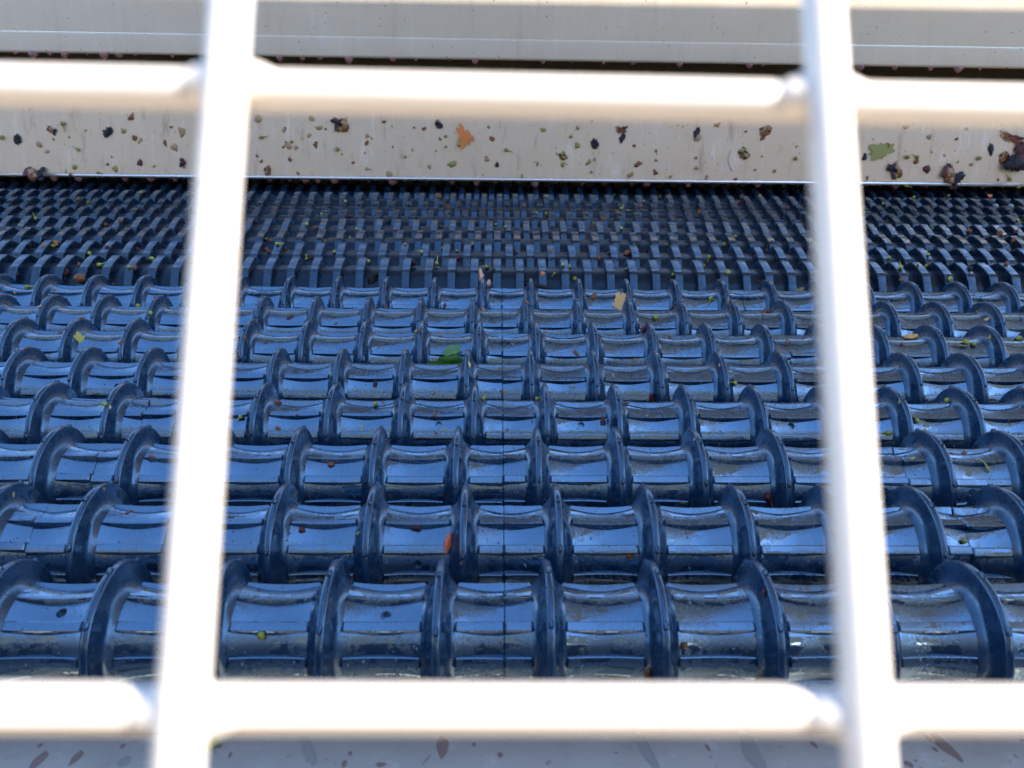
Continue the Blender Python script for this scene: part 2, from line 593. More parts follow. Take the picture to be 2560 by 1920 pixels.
def cyl_hit(u, v, k, rad):
    d = ray(u, v)
    yc, zc = AX_Y + k * PITCH_Y, AX_Z
    a = d.y ** 2 + d.z ** 2
    b = -2 * (d.y * yc + d.z * zc)
    c = yc * yc + zc * zc - rad ** 2
    q = max(b * b - 4 * a * c, 0)
    p = CAM + d * ((-b - math.sqrt(q)) / 2 / a)
    return p, math.atan2(-(p.y - yc), p.z - zc)


holes = {}
for k, u, v in HOLES:
    p, ang = cyl_hit(u, v, k, 0.462 * P)
    holes.setdefault(k, []).append((p.x, ang))


def cut_hole(me, lst):
    """lst: (local x, angle) -> a copy of the sleeve with blind round holes"""
    bm = bmesh.new()
    bm.from_mesh(me)
    tmp = bpy.data.meshes.new('tmp')
    bm.to_mesh(tmp)
    bm.free()
    tmp.materials.append(M_PL)
    base = bpy.data.objects.new('tmp', tmp)
    C.objects.link(base)
    cut_objs = []
    for x, ang in lst:
        V, F = [], []
        n = 20
        r = 0.048 * P
        for z in (0.39 * P, 0.60 * P):
            for i in range(n):
                t = 2 * PI * i / n
                V.append((r * math.cos(t), r * math.sin(t), z))
        for i in range(n):
            j = (i + 1) % n
            F.append((i, j, n + j, n + i))
        F += [tuple(range(n)), tuple(n + i for i in reversed(range(n)))]
        co = bpy.data.objects.new('tmpc', mesh('tmpc', V, F, M_PL, True, 40))
        C.objects.link(co)
        co.location = (x, 0, 0)
        co.rotation_euler = (ang, 0, 0)
        md = base.modifiers.new('b', 'BOOLEAN')
        md.operation = 'DIFFERENCE'
        md.solver = 'EXACT'
        md.object = co
        cut_objs.append(co)
    bpy.context.view_layer.update()
    dg = bpy.context.evaluated_depsgraph_get()
    res = bpy.data.meshes.new_from_object(base.evaluated_get(dg))
    for o in cut_objs + [base]:
        bpy.data.objects.remove(o)
    res.name = 'spool_sleeve'
    res.polygons.foreach_set('use_smooth', [True] * len(res.polygons))
    res.set_sharp_from_angle(angle=math.radians(28))
    return res


for k in range(8):
    root = bpy.data.objects.new('spool_roller', None)
    C.objects.link(root)
    root.location = (0, AX_Y + k * PITCH_Y, AX_Z)
    lab = ('%s blue spool roller from the front with round flanges and straight ribs' % ORD[k]) if k else \
        'frontmost blue spool roller with round flanges and straight ribs'
    if k == 7:
        lab = 'eighth blue spool roller, the last one before the faceted disc rollers'
    tag(root, lab, 'roller', 'blue spool rollers in the front half')
    ns = 2 if k < 4 else 3
    a = PHASE[k]
    sm = section_mesh(a)
    for s in range(-ns, ns):
        turn = math.radians(random.uniform(-3.2, 3.2)) if s != -1 else 0.0
        me = sm
        mine = [(x - s * SEC * P, ang - turn) for x, ang in holes.get(k, []) if 0 < x - s * SEC * P < SEC * P]
        if mine:
            me = cut_hole(sm, mine)
        sec = obj('spool_sleeve', me, root, (s * SEC * P, 0, 0), (turn, 0, 0))
        n0 = math.radians(NUB0[k])
        for i in range(5):
            obj('flange', FL, sec, ((a + i) * P, 0, 0), (n0 + i * 0.02, 0, 0))
        spans = [(0.004, a - 0.15)] + [(a + i + 0.15, a + i + 1 - 0.15) for i in range(4)] + [(a + 4.155, SEC - 0.004)]
        for x0, x1 in spans:
            if x1 - x0 < 0.06:
                continue
            for j in range(10):
                ang = RIB0[k] + 36 * (j - 3)
                if ang < -62 or ang > 158:
                    continue
                # lower edge of the rib sits at +0.036 P from its centre line
                obj('rib', rib(x1 - x0), sec, ((x0 + x1) / 2 * P, 0, 0), (math.radians(ang - 4.2), 0, 0))


# ------------------------------------------------------------------ faceted disc rollers
def disc_mesh():
    n = 8
    w = 0.090 * P
    ro, ri = 0.800, 0.757
    ring = []
    for i in range(n):
        a = 2 * PI * i / n
        d = math.radians(3.2)
        ap = 0.800 * math.cos(PI / n)
        # small raised lip on each ridge, flat face between
        ring += [(a - 1.6 * d, 0.782), (a - d, 0.797), (a + d * 0.6, 0.797),
                 (a + 1.2 * d, 0.782), (a + PI / n * .6, 0.766), (a + PI / n, 0.762), (a + PI / n * 1.4, 0.766)]
    V, F = [], []
    st = [(-w, -0.26), (-w, -0.018), (-w + 0.008 * P, -0.003), (-w * .4, 0.0), (w * .4, 0.0), (w - 0.008 * P, -0.003), (w, -0.018), (w, -0.26)]
    for x, dr in st:
        for a, r in ring:
            rr = (r + dr) * P
            V.append((x, -rr * math.sin(a), rr * math.cos(a)))
    k = len(ring)
    for s in range(len(st) - 1):
        for i in range(k):
            j = (i + 1) % k
            F.append((s * k + i, s * k + j, (s + 1) * k + j, (s + 1) * k + i))
    return mesh('faceted_disc', V, F, M_PL_SHADE, True, 18)


DISC = disc_mesh()
WORDS = ['first', 'second', 'third', 'fourth', 'fifth', 'sixth', 'seventh', 'eighth', 'ninth']
for q in range(9):
    k = 8 + q
    root = bpy.data.objects.new('disc_roller', None)
    C.objects.link(root)
    root.location = (0, AX_Y + k * PITCH_Y, AX_Z)
    tag(root, '%s blue roller of faceted discs, counted back from the spool rollers' % WORDS[q], 'roller',
        'blue faceted disc rollers in the rear half')
    half = 0.62 + 0.045 * q
    ph = 0.395 if k % 2 == 0 else 0.178
    if k >= 12 and k % 2 == 0:
        ph = 0.45
    prof = [(-half, 0.2 * P), (-half, 0.605 * P), (half, 0.605 * P), (half, 0.2 * P)]
    V, F = revolve(prof, 40)
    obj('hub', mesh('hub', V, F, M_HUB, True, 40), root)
    tw = math.radians([-8, -5, -11, -3, -9, -6, -12, -4, -8][q])
    n0 = int(half / (0.5 * P))
    for i in range(-n0, n0):
        x = (ph + 0.5 * i) * P
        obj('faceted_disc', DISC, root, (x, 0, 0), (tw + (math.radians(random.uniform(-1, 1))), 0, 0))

# ------------------------------------------------------------------ wire guard
GC = Vector((-0.00136, 0.05911, -0.02426))
GX = Vector((0.99998, -0.00083, -0.00555))
GZ = Vector((0.0051, 0.54843, 0.83618))
GN = GX.cross(GZ).normalized()          # points back towards / away from the camera
if GN.dot(CAM - GC) < 0:
    GN = -GN
grid = bpy.data.objects.new('wire_guard', None)
C.objects.link(grid)
grid.location = GC
tag(grid, 'sunlit pale welded wire guard, blurred, close in front of the camera', 'guard')


def on_grid(u, v, off=0.0):
    d = ray(u, v)
    o = GC + GN * off
    t = (o - CAM).dot(GN) / d.dot(GN)
    return CAM + d * t


def wire(p, q, name, ext=0.16, rad=0.00172):
    c = (p + q) / 2
    d = (q - p).normalized()
    V, F = [], []
    n = 28
    pts = [c + d * (-ext + 2 * ext * i / n) - GC for i in range(n + 1)]
    V, F = tube(pts, [rad] * len(pts), 20)
    return obj(name, mesh(name, V, F, M_WIRE, True, 60), grid)


vl = (on_grid(577, 0), on_grid(444, 1920))
vr = (on_grid(2054, 0), on_grid(2172, 1920))
ht = (on_grid(232, 219, -0.0024), on_grid(2338, 263, -0.0024))
hb = (on_grid(0, 1770, -0.0024), on_grid(2560, 1775, -0.0024))
for a, b in (vl, vr):
    wire(a, b, 'upright_wire')
for s in (-2, -1, 1, 2):
    base = vl if s < 0 else vr
    wire(base[0] + GX * 0.05 * s, base[1] + GX * 0.05 * s, 'upright_wire')
for a, b in (ht, hb):
    wire(a, b, 'cross_wire')
for s in (-2, -1, 1, 2):
    base = hb if s < 0 else ht
    wire(base[0] + GZ * 0.05 * s, base[1] + GZ * 0.05 * s, 'cross_wire')

#DEBRIS
# ------------------------------------------------------------------ grape debris
bpy.context.view_layer.update()
DG = bpy.context.evaluated_depsgraph_get()


def hit(u, v):
    d = ray(u, v).normalized()
    ok, p, n, i, o, mw = scene.ray_cast(DG, CAM + d * 0.13, d)
    if not ok:
        return None
    if n.dot(d) > 0:
        n = -n
    return p, n, (p - CAM).length, d


def frame_at(n, d, spin, face):
    """local z along the surface normal (mixed with the view), local y roughly up the picture, then spin"""
    z = (n * (1 - face) - d * face).normalized()
    y = (cy - z * cy.dot(z)).normalized()
    x = y.cross(z)
    mm = Matrix((x, y, z)).transposed()
    return mm @ Matrix.Rotation(spin, 3, 'Z')


def blob_mesh(name, material, seed, rough=0.35, sub=3):
    rnd = random.Random(seed)
    bm = bmesh.new()
    bmesh.ops.create_icosphere(bm, subdivisions=sub, radius=0.5)
    dirs = [(Vector((rnd.gauss(0, 1), rnd.gauss(0, 1), rnd.gauss(0, 1))).normalized(), rnd.uniform(-1, 1)) for _ in range(9)]
    fine = [(Vector((rnd.gauss(0, 1), rnd.gauss(0, 1), rnd.gauss(0, 1))).normalized(), rnd.uniform(-1, 1)) for _ in range(22)]
    for v in bm.verts:
        c = v.co.normalized()
        k = sum(w * max(0, c.dot(q)) ** 3 for q, w in dirs) + sum(0.8 * w * max(0, c.dot(q)) ** 14 for q, w in fine)
        q_ = c * 3.0 + Vector((seed * 1.3, 0, 0))
        v.co *= max(0.3, 1 + rough * (k + 1.3 * noise.noise(q_) + 0.7 * noise.noise(q_ * 2.6)))
    me = bpy.data.meshes.new(name)
    bm.to_mesh(me)
    bm.free()
    me.materials.append(material)
    me.polygons.foreach_set('use_smooth', [True] * len(me.polygons))
    return me


def clump_mesh(name, mats, seed, n=9, spread=0.34):
    """a ragged wad of torn skins: small crumpled flakes stuck together, one mesh"""
    rnd = random.Random(seed)
    bm = bmesh.new()
    for i in range(n):
        ret = bmesh.ops.create_icosphere(bm, subdivisions=3, radius=0.5)
        vs = ret['verts']
        dirs = [(Vector((rnd.gauss(0, 1), rnd.gauss(0, 1), rnd.gauss(0, 1))).normalized(), rnd.uniform(-1, 1)) for _ in range(14)]
        sc = Vector((rnd.uniform(.25, .62), rnd.uniform(.25, .62), rnd.uniform(.12, .5)))
        rot = Matrix.Rotation(rnd.uniform(0, 6.28), 3, 'Z') @ Matrix.Rotation(rnd.uniform(-.7, .7), 3, 'X')
        off = Vector((rnd.uniform(-spread, spread), rnd.uniform(-spread, spread), rnd.uniform(-.1, .25)))
        for v in vs:
            c = v.co.normalized()
            k = sum(w * max(0, c.dot(q)) ** 6 for q, w in dirs)
            q_ = c * 3.1 + Vector((seed * 1.7, i * 2.3, 0))
            co = v.co * max(0.25, 1 + 0.7 * k + 0.9 * noise.noise(q_) + 0.5 * noise.noise(q_ * 2.7))
            v.co = rot @ Vector((co.x * sc.x, co.y * sc.y, co.z * sc.z)) + off
        fs = {f for v in vs for f in v.link_faces}
        mi = rnd.randrange(len(mats))
        for f in fs:
            f.material_index = mi
            f.smooth = True
    me = bpy.data.meshes.new(name)
    bm.to_mesh(me)
    bm.free()
    for m_ in mats:
        me.materials.append(m_)
    return me


def leaf_mesh(name, material, seed, lobes=4, curl=0.25, jag=0.18):
    rnd = random.Random(seed)
    n, rings = 36, 5
    ph = [rnd.uniform(0, 6.28) for _ in range(6)]
    edge = [rnd.uniform(-.13, .13) for _ in range(36)]
    V, F = [], []

    def zz(x, y):
        return curl * (x * x * 1.6 - 0.25 * y * y) + 0.07 * math.sin(5 * x + ph[0]) * math.cos(6 * y + ph[1])
    for side in (0, 1):
        V.append((0, 0, zz(0, 0) - 0.03 * side))
        for r in range(1, rings + 1):
            for i in range(n):
                a = 2 * PI * i / n
                o = 0.5 * (1 + jag * math.sin(lobes * a + ph[2]) + jag * 0.6 * math.sin(2.3 * lobes * a + ph[3]) + edge[i] * (r / rings) ** 3)
                t = r / rings
                x, y = o * t * math.cos(a), o * t * math.sin(a)
                V.append((x, y, zz(x, y) - 0.03 * side))
    S = 1 + rings * n
    for side in (0, 1):
        b = side * S
        for i in range(n):
            j = (i + 1) % n
            F.append((b, b + 1 + i, b + 1 + j))
            for r in range(rings - 1):
                F.append((b + 1 + r * n + i, b + 1 + (r + 1) * n + i, b + 1 + (r + 1) * n + j, b + 1 + r * n + j))
    e = 1 + (rings - 1) * n
    for i in range(n):
        j = (i + 1) % n
        F.append((e + i, S + e + i, S + e + j, e + j))
    return mesh(name, V, F, material, True, 50)


def curve_mesh(name, material, seed, bend=0.25, rad=0.05, taper=0.5):
    rnd = random.Random(seed)
    a, b = rnd.uniform(-1, 1) * bend, rnd.uniform(-1, 1) * bend
    pts = []
    for i in range(9):
        t = i / 8
        pts.append((a * math.sin(PI * t) + b * math.sin(2 * PI * t) * .6, t - 0.5, 0.04 * math.sin(3 * t)))
    V, F = tube(pts, [rad * (1 - taper * i / 8) for i in range(9)], 7)
    return mesh(name, V, F, material)


def stem_mesh(name, material, seed):
    rnd = random.Random(seed)
    a = rnd.uniform(-.5, .5)
    pts = [(a * (i / 6) ** 2, -0.42 - 1.35 * i / 6, 0.05 * math.sin(i)) for i in range(7)]
    V, F = tube(pts, [0.16 - 0.075 * i / 6 for i in range(7)], 6)
    return mesh(name, V, F, material)


BERRY = [blob_mesh('berry', M_BERRY, 10 + i, 0.10) for i in range(3)]
STEM = [stem_mesh('stem', M_BERRY, 20 + i) for i in range(4)]
STEMR = [stem_mesh('stem', M_RUST, 24 + i) for i in range(3)]
RUST = [blob_mesh('pulp_bit', M_RUST, 30 + i, 0.6) for i in range(4)]
CL_R = [clump_mesh('debris_clump', (M_RUST, M_RUST, M_RUST, M_OLIVE, M_TANB, M_WINE, M_BLACK), 130 + i) for i in range(5)]
CL_B = [clump_mesh('debris_clump', (M_BLACK, M_BLACK, M_WINE), 140 + i, 7, 0.28) for i in range(4)]
OBERRY = [blob_mesh('berry', M_OLIVE, 150 + i, 0.2) for i in range(3)]
OSTEM = [stem_mesh('stem', M_OLIVE, 160 + i) for i in range(3)]
WINE = [blob_mesh('grape_skin', M_WINE, 40 + i, 0.5) for i in range(3)]
BLACK = [blob_mesh('dark_skin', M_BLACK, 50 + i, 0.5) for i in range(3)]
TANB = [blob_mesh('tan_bit', M_TANB, 60 + i, 0.5) for i in range(2)]
OLIVEB = [blob_mesh('olive_bit', M_OLIVE, 65 + i, 0.5) for i in range(2)]
FLAKE = [leaf_mesh('flake', mm, 70 + i, 3, 0.2, 0.2) for i, mm in enumerate((M_RUST, M_TAN, M_YELLOW, M_OLIVE, M_ORANGE))]
SQUIG = [curve_mesh('curled_stem', mm, 80 + i, 0.5, 0.035) for i, mm in enumerate((M_RUST, M_OLIVE, M_RUST))]


def put(me, name, u, v, wpx, hpx, label, cat, group=None, spin=0.0, face=0.25, flat=0.5, sink=0.15, parent_only=False):
    h = hit(u, v)
    if h is None:
        return None
    p, n, dist, d = h
    w, l = wpx * dist / FPX, hpx * dist / FPX
    t = min(w, l) * flat
    o = bpy.data.objects.new(name, me)
    C.objects.link(o)
    rot = frame_at(n, d, spin, face)
    o.matrix_world = Matrix.Translation(p + n * t * (0.5 - sink)) @ rot.to_4x4() @ Matrix.Diagonal((w, l, t, 1))
    tag(o, label, cat, group)
    return o


def berry(u, v, px, label, group=None, spin=0.0, stem=True, red=False, olive=False):
    o = put(random.choice(OBERRY if olive else BERRY), 'berry', u, v, px, px * 1.05, label, 'berry', group, spin, 0.3, 0.95, 0.05)
    if o is not None and stem:
        obj('stem', random.choice(STEMR if red else OSTEM if olive else STEM), o)
    return o


# --- single leaves and large pieces
put(leaf_mesh('leaf', M_GREEN, 1, 3, 0.55, 0.16), 'leaf', 1118, 892, 82, 34, 'bright green crumpled leaf piece lying across the sixth spool roller', 'leaf', None, 0.15, 0.5, 0.9, -0.1)
put(leaf_mesh('leaf', M_GREEN, 2, 5, -0.4, 0.16), 'leaf', 1130, 884, 48, 24, 'smaller upturned green leaf lobe resting on the crumpled green leaf', 'leaf', None, 0.4, 0.5, 0.6, -0.6)
put(leaf_mesh('leaf', M_TAN, 3, 5, 0.3, 0.15), 'leaf', 1551, 757, 31, 42, 'pale tan leaf fragment leaning on a flange of the eighth spool roller', 'leaf', None, -0.2, 0.6, 0.3, -0.4)
put(leaf_mesh('leaf', M_YELLOW, 4, 4, 0.3, 0.15), 'leaf', 197, 846, 18, 27, 'yellow green leaf scrap stuck on a flange face left of the pale upright wire', 'leaf', None, 0.2, 0.3, 0.3, -0.1)
put(blob_mesh('stalk', M_RED, 5, 0.3), 'stalk', 1121, 1357, 17, 50, 'orange red stalk piece standing on the second spool roller', 'stalk', None, -0.1, 0.6, 0.6, 0.1)
put(blob_mesh('flesh', M_PINK, 6, 0.35), 'grape_flesh', 1203, 694, 15, 40, 'long pale pink scrap of grape flesh wedged behind the eighth roller', 'scrap', None, 0.12, 0.6, 0.5, 0.1)
put(blob_mesh('flesh', M_PINK, 7, 0.3), 'grape_flesh', 1223, 707, 10, 15, 'short pale pink scrap of flesh right of the longer one', 'scrap', None, 0.3, 0.6, 0.5, 0.1)
put(clump_mesh('skin', (M_BLACK,), 8, 6, 0.3), 'grape_skin', 937, 690, 26, 42, 'black shiny grape skin crumpled behind the eighth roller, left of centre', 'skin', None, -0.6, 0.5, 0.5, 0.1)
put(clump_mesh('skin', (M_BLACK,), 8, 6, 0.3), 'grape_skin', 1316, 704, 24, 22, 'black grape skin on the first disc roller just right of centre', 'skin', None, 0.4, 0.5, 0.5, 0.1)
put(blob_mesh('skin', M_BLACK, 10, 0.4), 'grape_skin', 1365, 719, 36, 9, 'thin dark skin strip beside a flange tip of the eighth roller', 'skin', None, -0.25, 0.5, 0.6, 0.0)
put(clump_mesh('skin', (M_WINE,), 11, 7, 0.3), 'grape_skin', 1631, 996, 18, 30, 'dark red skin clump against a flange of the fifth roller', 'skin', None, -0.3, 0.5, 0.6, 0.1)
put(clump_mesh('skin', (M_BLACK,), 8, 6, 0.3), 'grape_skin', 1284, 634, 18, 20, 'black skin caught on the second disc roller right of centre', 'skin', None, 0.3, 0.5, 0.5, 0.1)
o = put(blob_mesh('berry', M_RUST, 13, 0.12), 'berry', 202, 698, 24, 21, 'glossy brown berry with a green tip beside the leftmost flanges', 'berry', None, 0.4, 0.4, 0.8, 0.1)
put(leaf_mesh('leaf', M_OLIVE, 14, 3, 0.2, 0.15), 'leaf', 2000, 727, 34, 12, 'narrow olive leaf scrap left of the right upright wire near the eighth roller', 'leaf', None, 0.15, 0.4, 0.3, 0.0)
put(curve_mesh('stem', M_YELLOW, 15, 0.12, 0.11, 0.3), 'stem', 2460, 1168, 20, 32, 'short yellow green stem on the third roller at the right edge', 'stem', None, 0.6, 0.3, 0.8, 0.1)
put(blob_mesh('skin', M_TAN, 16, 0.5), 'tan_scrap', 2270, 843, 26, 14, 'tan wet scrap under a flange of the sixth roller on the right', 'scrap', None, 0.2, 0.4, 0.5, 0.1)

# --- green berries that can be told apart
for u, v, px, spin, st, lab in (
    (655, 1589, 22, 0, False, 'single green berry on the frontmost roller near the left upright wire'),
    (603, 1040, 13, -0.5, True, 'green berry with long stem on the fourth roller beside the left wire'),
    (938, 1011, 13, 0, False, 'green berry in the gap above the fourth roller left of centre'),
    (1204, 998, 11, 2.2, True, 'small yellow green berry left of the middle seam on the fourth roller'),
    (1346, 998, 11, 1.9, True, 'small yellow green berry touching a flange right of the middle seam'),
    (1836, 955, 13, -1.9, True, 'bright green berry with stem on the fifth roller near the right wire'),
    (1777, 749, 13, -0.2, True, 'bright green berry with stem on the eighth roller right of the tan leaf'),
    (1638, 793, 14, 0.1, True, 'bright green berry standing on the seventh roller right of centre'),
    (1045, 830, 11, 0.6, False, 'yellow green berry left of the crumpled green leaf'),
    (341, 765, 12, 0, False, 'green berry left of the left wire on the eighth roller'),
    (374, 783, 11, 1.0, False, 'green berry left of the left wire on the seventh roller'),
    (264, 1012, 12, -0.6, True, 'pale green berry scrap on a flange of the fourth roller at left'),
    (70, 719, 12, 1.6, True, 'green berry with stem above the leftmost flanges'),
    (2290, 1049, 12, 1.6, True, 'green berry with brown stem on the fourth roller at right'),
    (2221, 1083, 15, -1.6, True, 'green berry with tail just right of the right wire'),
    (2371, 1005, 14, 0.5, False, 'olive green berry on a flange face of the fourth roller at right'),
    (2413, 857, 14, -1.6, True, 'bright green berry with tail on the sixth roller at right'),
    (2433, 860, 11, 0, False, 'yellow berry beside the bright green one on the sixth roller'),
    (2372, 699, 12, 0, False, 'green berry between the first disc roller and a flange at right'),
    (2407, 1354, 14, 1.5, False, 'yellow green berry on the seam of the second roller at right'),
    (2545, 848, 13, 0, True, 'green berry at the right edge of the picture'),
    (1437, 699, 12, 0.2, True, 'green berry on a flange tip of the eighth roller right of centre'),
    (1423, 670, 12, 0.2, False, 'bright green berry on the first disc roller right of centre'),
):
    berry(u, v, px * 0.86, lab, None, spin, st)
# --- brown seeds and drops on the spool rollers
for u, v, w, l, spin, lab in (
    (1921, 1242, 15, 20, 0.4, 'reddish seed with a tail on the third roller near the right wire'),
    (1575, 1387, 16, 14, -0.6, 'brown seed with thin tail on the second roller right of centre'),
    (1508, 1055, 11, 20, 0.2, 'wine red drop shaped seed on the fourth roller'),
    (1912, 1483, 11, 18, 0.1, 'red seed on a front roller flange near the right wire'),
    (1621, 1682, 16, 18, 0.5, 'brown seed at the bottom of the frontmost roller'),
    (1708, 1611, 14, 17, -0.3, 'tan brown seed under a rib of the frontmost roller'),
    (754, 1327, 12, 10, 0, 'dark red pip on the second roller left of centre'),
    (828, 1160, 13, 9, 0, 'pink brown pip on the third roller left of centre'),
    (696, 1007, 13, 10, 0, 'orange brown pip on the fourth roller near the left wire'),
    (1042, 1318, 18, 10, 0.1, 'red pulp scrap in the upper rib gap of the second roller'),
    (938, 962, 8, 14, 0, 'thin red seed on the fifth roller left of centre'),
    (1683, 771, 8, 22, -0.4, 'dark red splinter against a flange of the eighth roller'),
    (1612, 825, 26, 12, 0.5, 'dark red stalk lying between the sixth and seventh rollers'),
    (1915, 782, 14, 18, -0.5, 'orange pip below a flange of the eighth roller at right'),
):
    o = put(random.choice(RUST if 'red' not in lab else WINE), 'seed', u, v, w, l, lab, 'seed', None, spin, 0.4, 0.7, 0.1)
    if o is not None and 'tail' in lab:
        obj('stem', STEMR[0], o)

# --- small wet flakes scattered over the spool rollers
rnd = random.Random(21)
n = 0
while n < 95:
    u, v = rnd.uniform(10, 2550), 700 + 720 * rnd.random() ** 1.7
    if 380 < u < 590 or 2010 < u < 2220:
        continue
    px = rnd.uniform(5, 11)
    me = rnd.choice(RUST + TANB + WINE[:1] + FLAKE[:3])
    put(me, 'pulp_flake', u, v, px * rnd.uniform(.8, 1.7), px * .7, 'tiny wet flake of pulp or skin on the blue spool rollers', 'flake',
        'tiny flakes on the spool rollers', rnd.uniform(0, 3), 0.1, 0.4, 0.2)
    n += 1
# --- small bits caught among the disc rollers
n = 0
while n < 130:
    u, v = rnd.uniform(5, 2555), rnd.uniform(482, 690)
    if 400 < u < 590 or 2010 < u < 2190:
        continue
    n += 1
    k = rnd.random()
    px = rnd.uniform(5, 10) * (0.75 + (v - 480) / 500)
    if k < 0.5:
        berry(u, v, px, 'tiny yellow green berry caught among the rear disc rollers', 'tiny berries among the disc rollers', rnd.uniform(0, 6), k < .2)
    elif k < 0.82:
        put(rnd.choice(RUST + FLAKE[4:] + FLAKE[:1]), 'pulp_bit', u, v, px * 1.3, px * 1.2, 'small rusty pulp bit caught among the rear disc rollers', 'pulp',
            'rusty bits among the disc rollers', rnd.uniform(0, 3), 0.3, 0.6, 0.1)
    else:
        put(rnd.choice(BLACK + WINE), 'skin_bit', u, v, px * 1.4, px * 1.2, 'small dark skin bit caught among the rear disc rollers', 'skin',
            'dark bits among the disc rollers', rnd.uniform(0, 3), 0.3, 0.6, 0.1)

# --- debris on the chute plate
put(leaf_mesh('leaf', M_ORANGE, 31, 3, 0.3, 0.25), 'leaf', 1160, 342, 34, 48, 'bright orange leaf fragment on the chute plate', 'leaf', None, 0.3, 0.0, 0.25, 0.0)
put(leaf_mesh('leaf', M_OLIVE, 32, 3, 0.15, 0.2), 'leaf', 2200, 378, 54, 34, 'flat olive green leaf piece on the chute plate right of the wire', 'leaf', None, 0.3, 0.0, 0.15, 0.0)
for u, v, w, l, spin, ms, lab in (
    (45, 349, 17, 24, 0, BLACK, 'round black skin on the chute plate at the left edge'),
    (271, 329, 19, 26, -0.2, BLACK, 'black skin with dark tail on the chute plate left of the wire'),
    (92, 435, 34, 34, 0.4, RUST, 'large brown green clump at the lower left edge of the chute plate'),
    (456, 405, 18, 17, 0.5, BLACK, 'black skin half hidden by the left wire on the chute plate'),
    (853, 313, 36, 30, 0, RUST, 'rusty brown clump high on the chute plate left of centre'),
    (1098, 313, 22, 24, 0, BLACK, 'dark grey skin left of the orange leaf fragment'),
    (668, 431, 16, 24, 0, RUST, 'brown pod on the lower edge of the chute plate near the left wire'),
    (1487, 360, 20, 28, 0.5, BLACK, 'dark curved skin on the chute plate right of centre'),
    (1556, 344, 14, 26, 0, BLACK, 'black block shaped skin on the chute plate right of centre'),
    (1553, 325, 26, 18, 0, RUST, 'brown pulp on top of the black block shaped skin'),
    (1742, 330, 14, 30, -0.1, BLACK, 'dark narrow skin high on the chute plate near the right wire'),
    (1743, 345, 14, 16, 0, TANB, 'amber scrap below the dark narrow skin'),
    (1858, 384, 24, 28, 0.5, RUST, 'rounded brown green pulp left of the right wire'),
    (1911, 328, 28, 20, 0, RUST, 'pale brown pulp blister high beside the right wire'),
    (2546, 392, 60, 56, 0, BLACK, 'big dark clump of skins at the right edge of the chute plate'),
    (2528, 345, 50, 18, -0.3, RUST, 'brown tail above the big dark clump at the right edge'),
    (2381, 440, 36, 42, 0, RUST, 'tall orange brown clump on the lower right of the chute plate'),
    (2238, 428, 26, 34, 0.4, RUST, 'ragged brown clump below the flat olive leaf piece'),
    (2317, 423, 14, 15, 0, WINE, 'dark red skin dot right of the ragged brown clump'),
    (2476, 370, 8, 22, 0, BLACK, 'thin black sliver near the right end of the chute plate'),
    (2161, 393, 8, 16, -0.4, BLACK, 'tiny black sliver left of the flat olive leaf piece'),
    (1406, 411, 13, 13, 0, OLIVEB, 'dark olive bit on the chute plate right of centre'),
    (1406, 390, 20, 20, 0.3, RUST, 'brown green tuft above the dark olive bit'),
    (1243, 413, 8, 14, 0, BLACK, 'small black wedge on the middle of the chute plate'),
    (132, 326, 15, 15, 0, RUST, 'orange brown bit high on the chute plate at left'),
    (350, 408, 11, 12, 0, WINE, 'dark red bit low on the chute plate left of the wire'),
    (2506, 395, 18, 20, 0, RUST, 'brown pulp left of the big dark clump'),
):
    if ms is RUST and min(w, l) > 14:
        ms = CL_R
    if ms is BLACK and min(w, l) > 12:
        ms = CL_B
    put(random.choice(ms), 'debris_clump', u, v, w * .92, l * .95, lab, 'debris', None, spin, 0.0, 0.34, 0.2)
put(SQUIG[0], 'curled_stem', 1824, 405, 30, 44, 'thin curled brown stem on the chute plate left of the right wire', 'stem', None, 0.15, 0.0, 0.8, 0.0)
for u, v in ((158, 309), (196, 374), (844, 373), (729, 355), (1115, 340), (1147, 362), (1115, 367), (1266, 375), (1345, 408), (1305, 440),
             (1428, 341), (1640, 376), (1640, 401), (1740, 395), (1740, 420), (1478, 430), (1573, 438), (1936, 428), (1989, 396), (2267, 393),
             (2292, 393), (2447, 396), (2428, 411), (2524, 448), (2545, 465), (2264, 462), (246, 432), (6, 344), (654, 343), (917, 422), (1013, 392)):
    berry(u, v, random.uniform(6, 9), 'tiny olive green berry stuck to the chute plate', 'tiny berries on the chute plate', random.uniform(0, 6), random.random() < .6, False, True)
rnd = random.Random(5)
for i in range(110):
    u, v = rnd.uniform(5, 2555), rnd.uniform(300, 446)
    if 475 < u < 600 or 2010 < u < 2120:
        continue
    v += (u - 1280) * 0.008
    px = 4 + 8 * rnd.random() ** 2
    put(rnd.choice(RUST + TANB + OLIVEB), 'pulp_speck', u, v, px, px * rnd.uniform(.7, 1.8), 'small brownish speck of pulp stuck to the chute plate', 'speck',
        'pulp specks on the chute plate', rnd.uniform(0, 3), 0.0, 0.4, 0.25)


# --- hanging juice drops
def drop_mesh():
    prof = [(0.0, 0.02), (-0.05, 0.46), (-0.25, 0.50), (-0.5, 0.42), (-0.72, 0.27), (-0.86, 0.12), (-0.9, 0.01)]
    V, F = [], []
    n = 12
    for z, r in prof:
        for i in range(n):
            V.append((r * math.cos(2 * PI * i / n), r * 0.7 * math.sin(2 * PI * i / n), z))
    for j in range(len(prof) - 1):
        for i in range(n):
            k = (i + 1) % n
            F.append((j * n + i, j * n + k, (j + 1) * n + k, (j + 1) * n + i))
    F += [tuple(range(n)), tuple((len(prof) - 1) * n + i for i in range(n))]
    return mesh('juice_drop', V, F, M_JUICE)


DROP = drop_mesh()


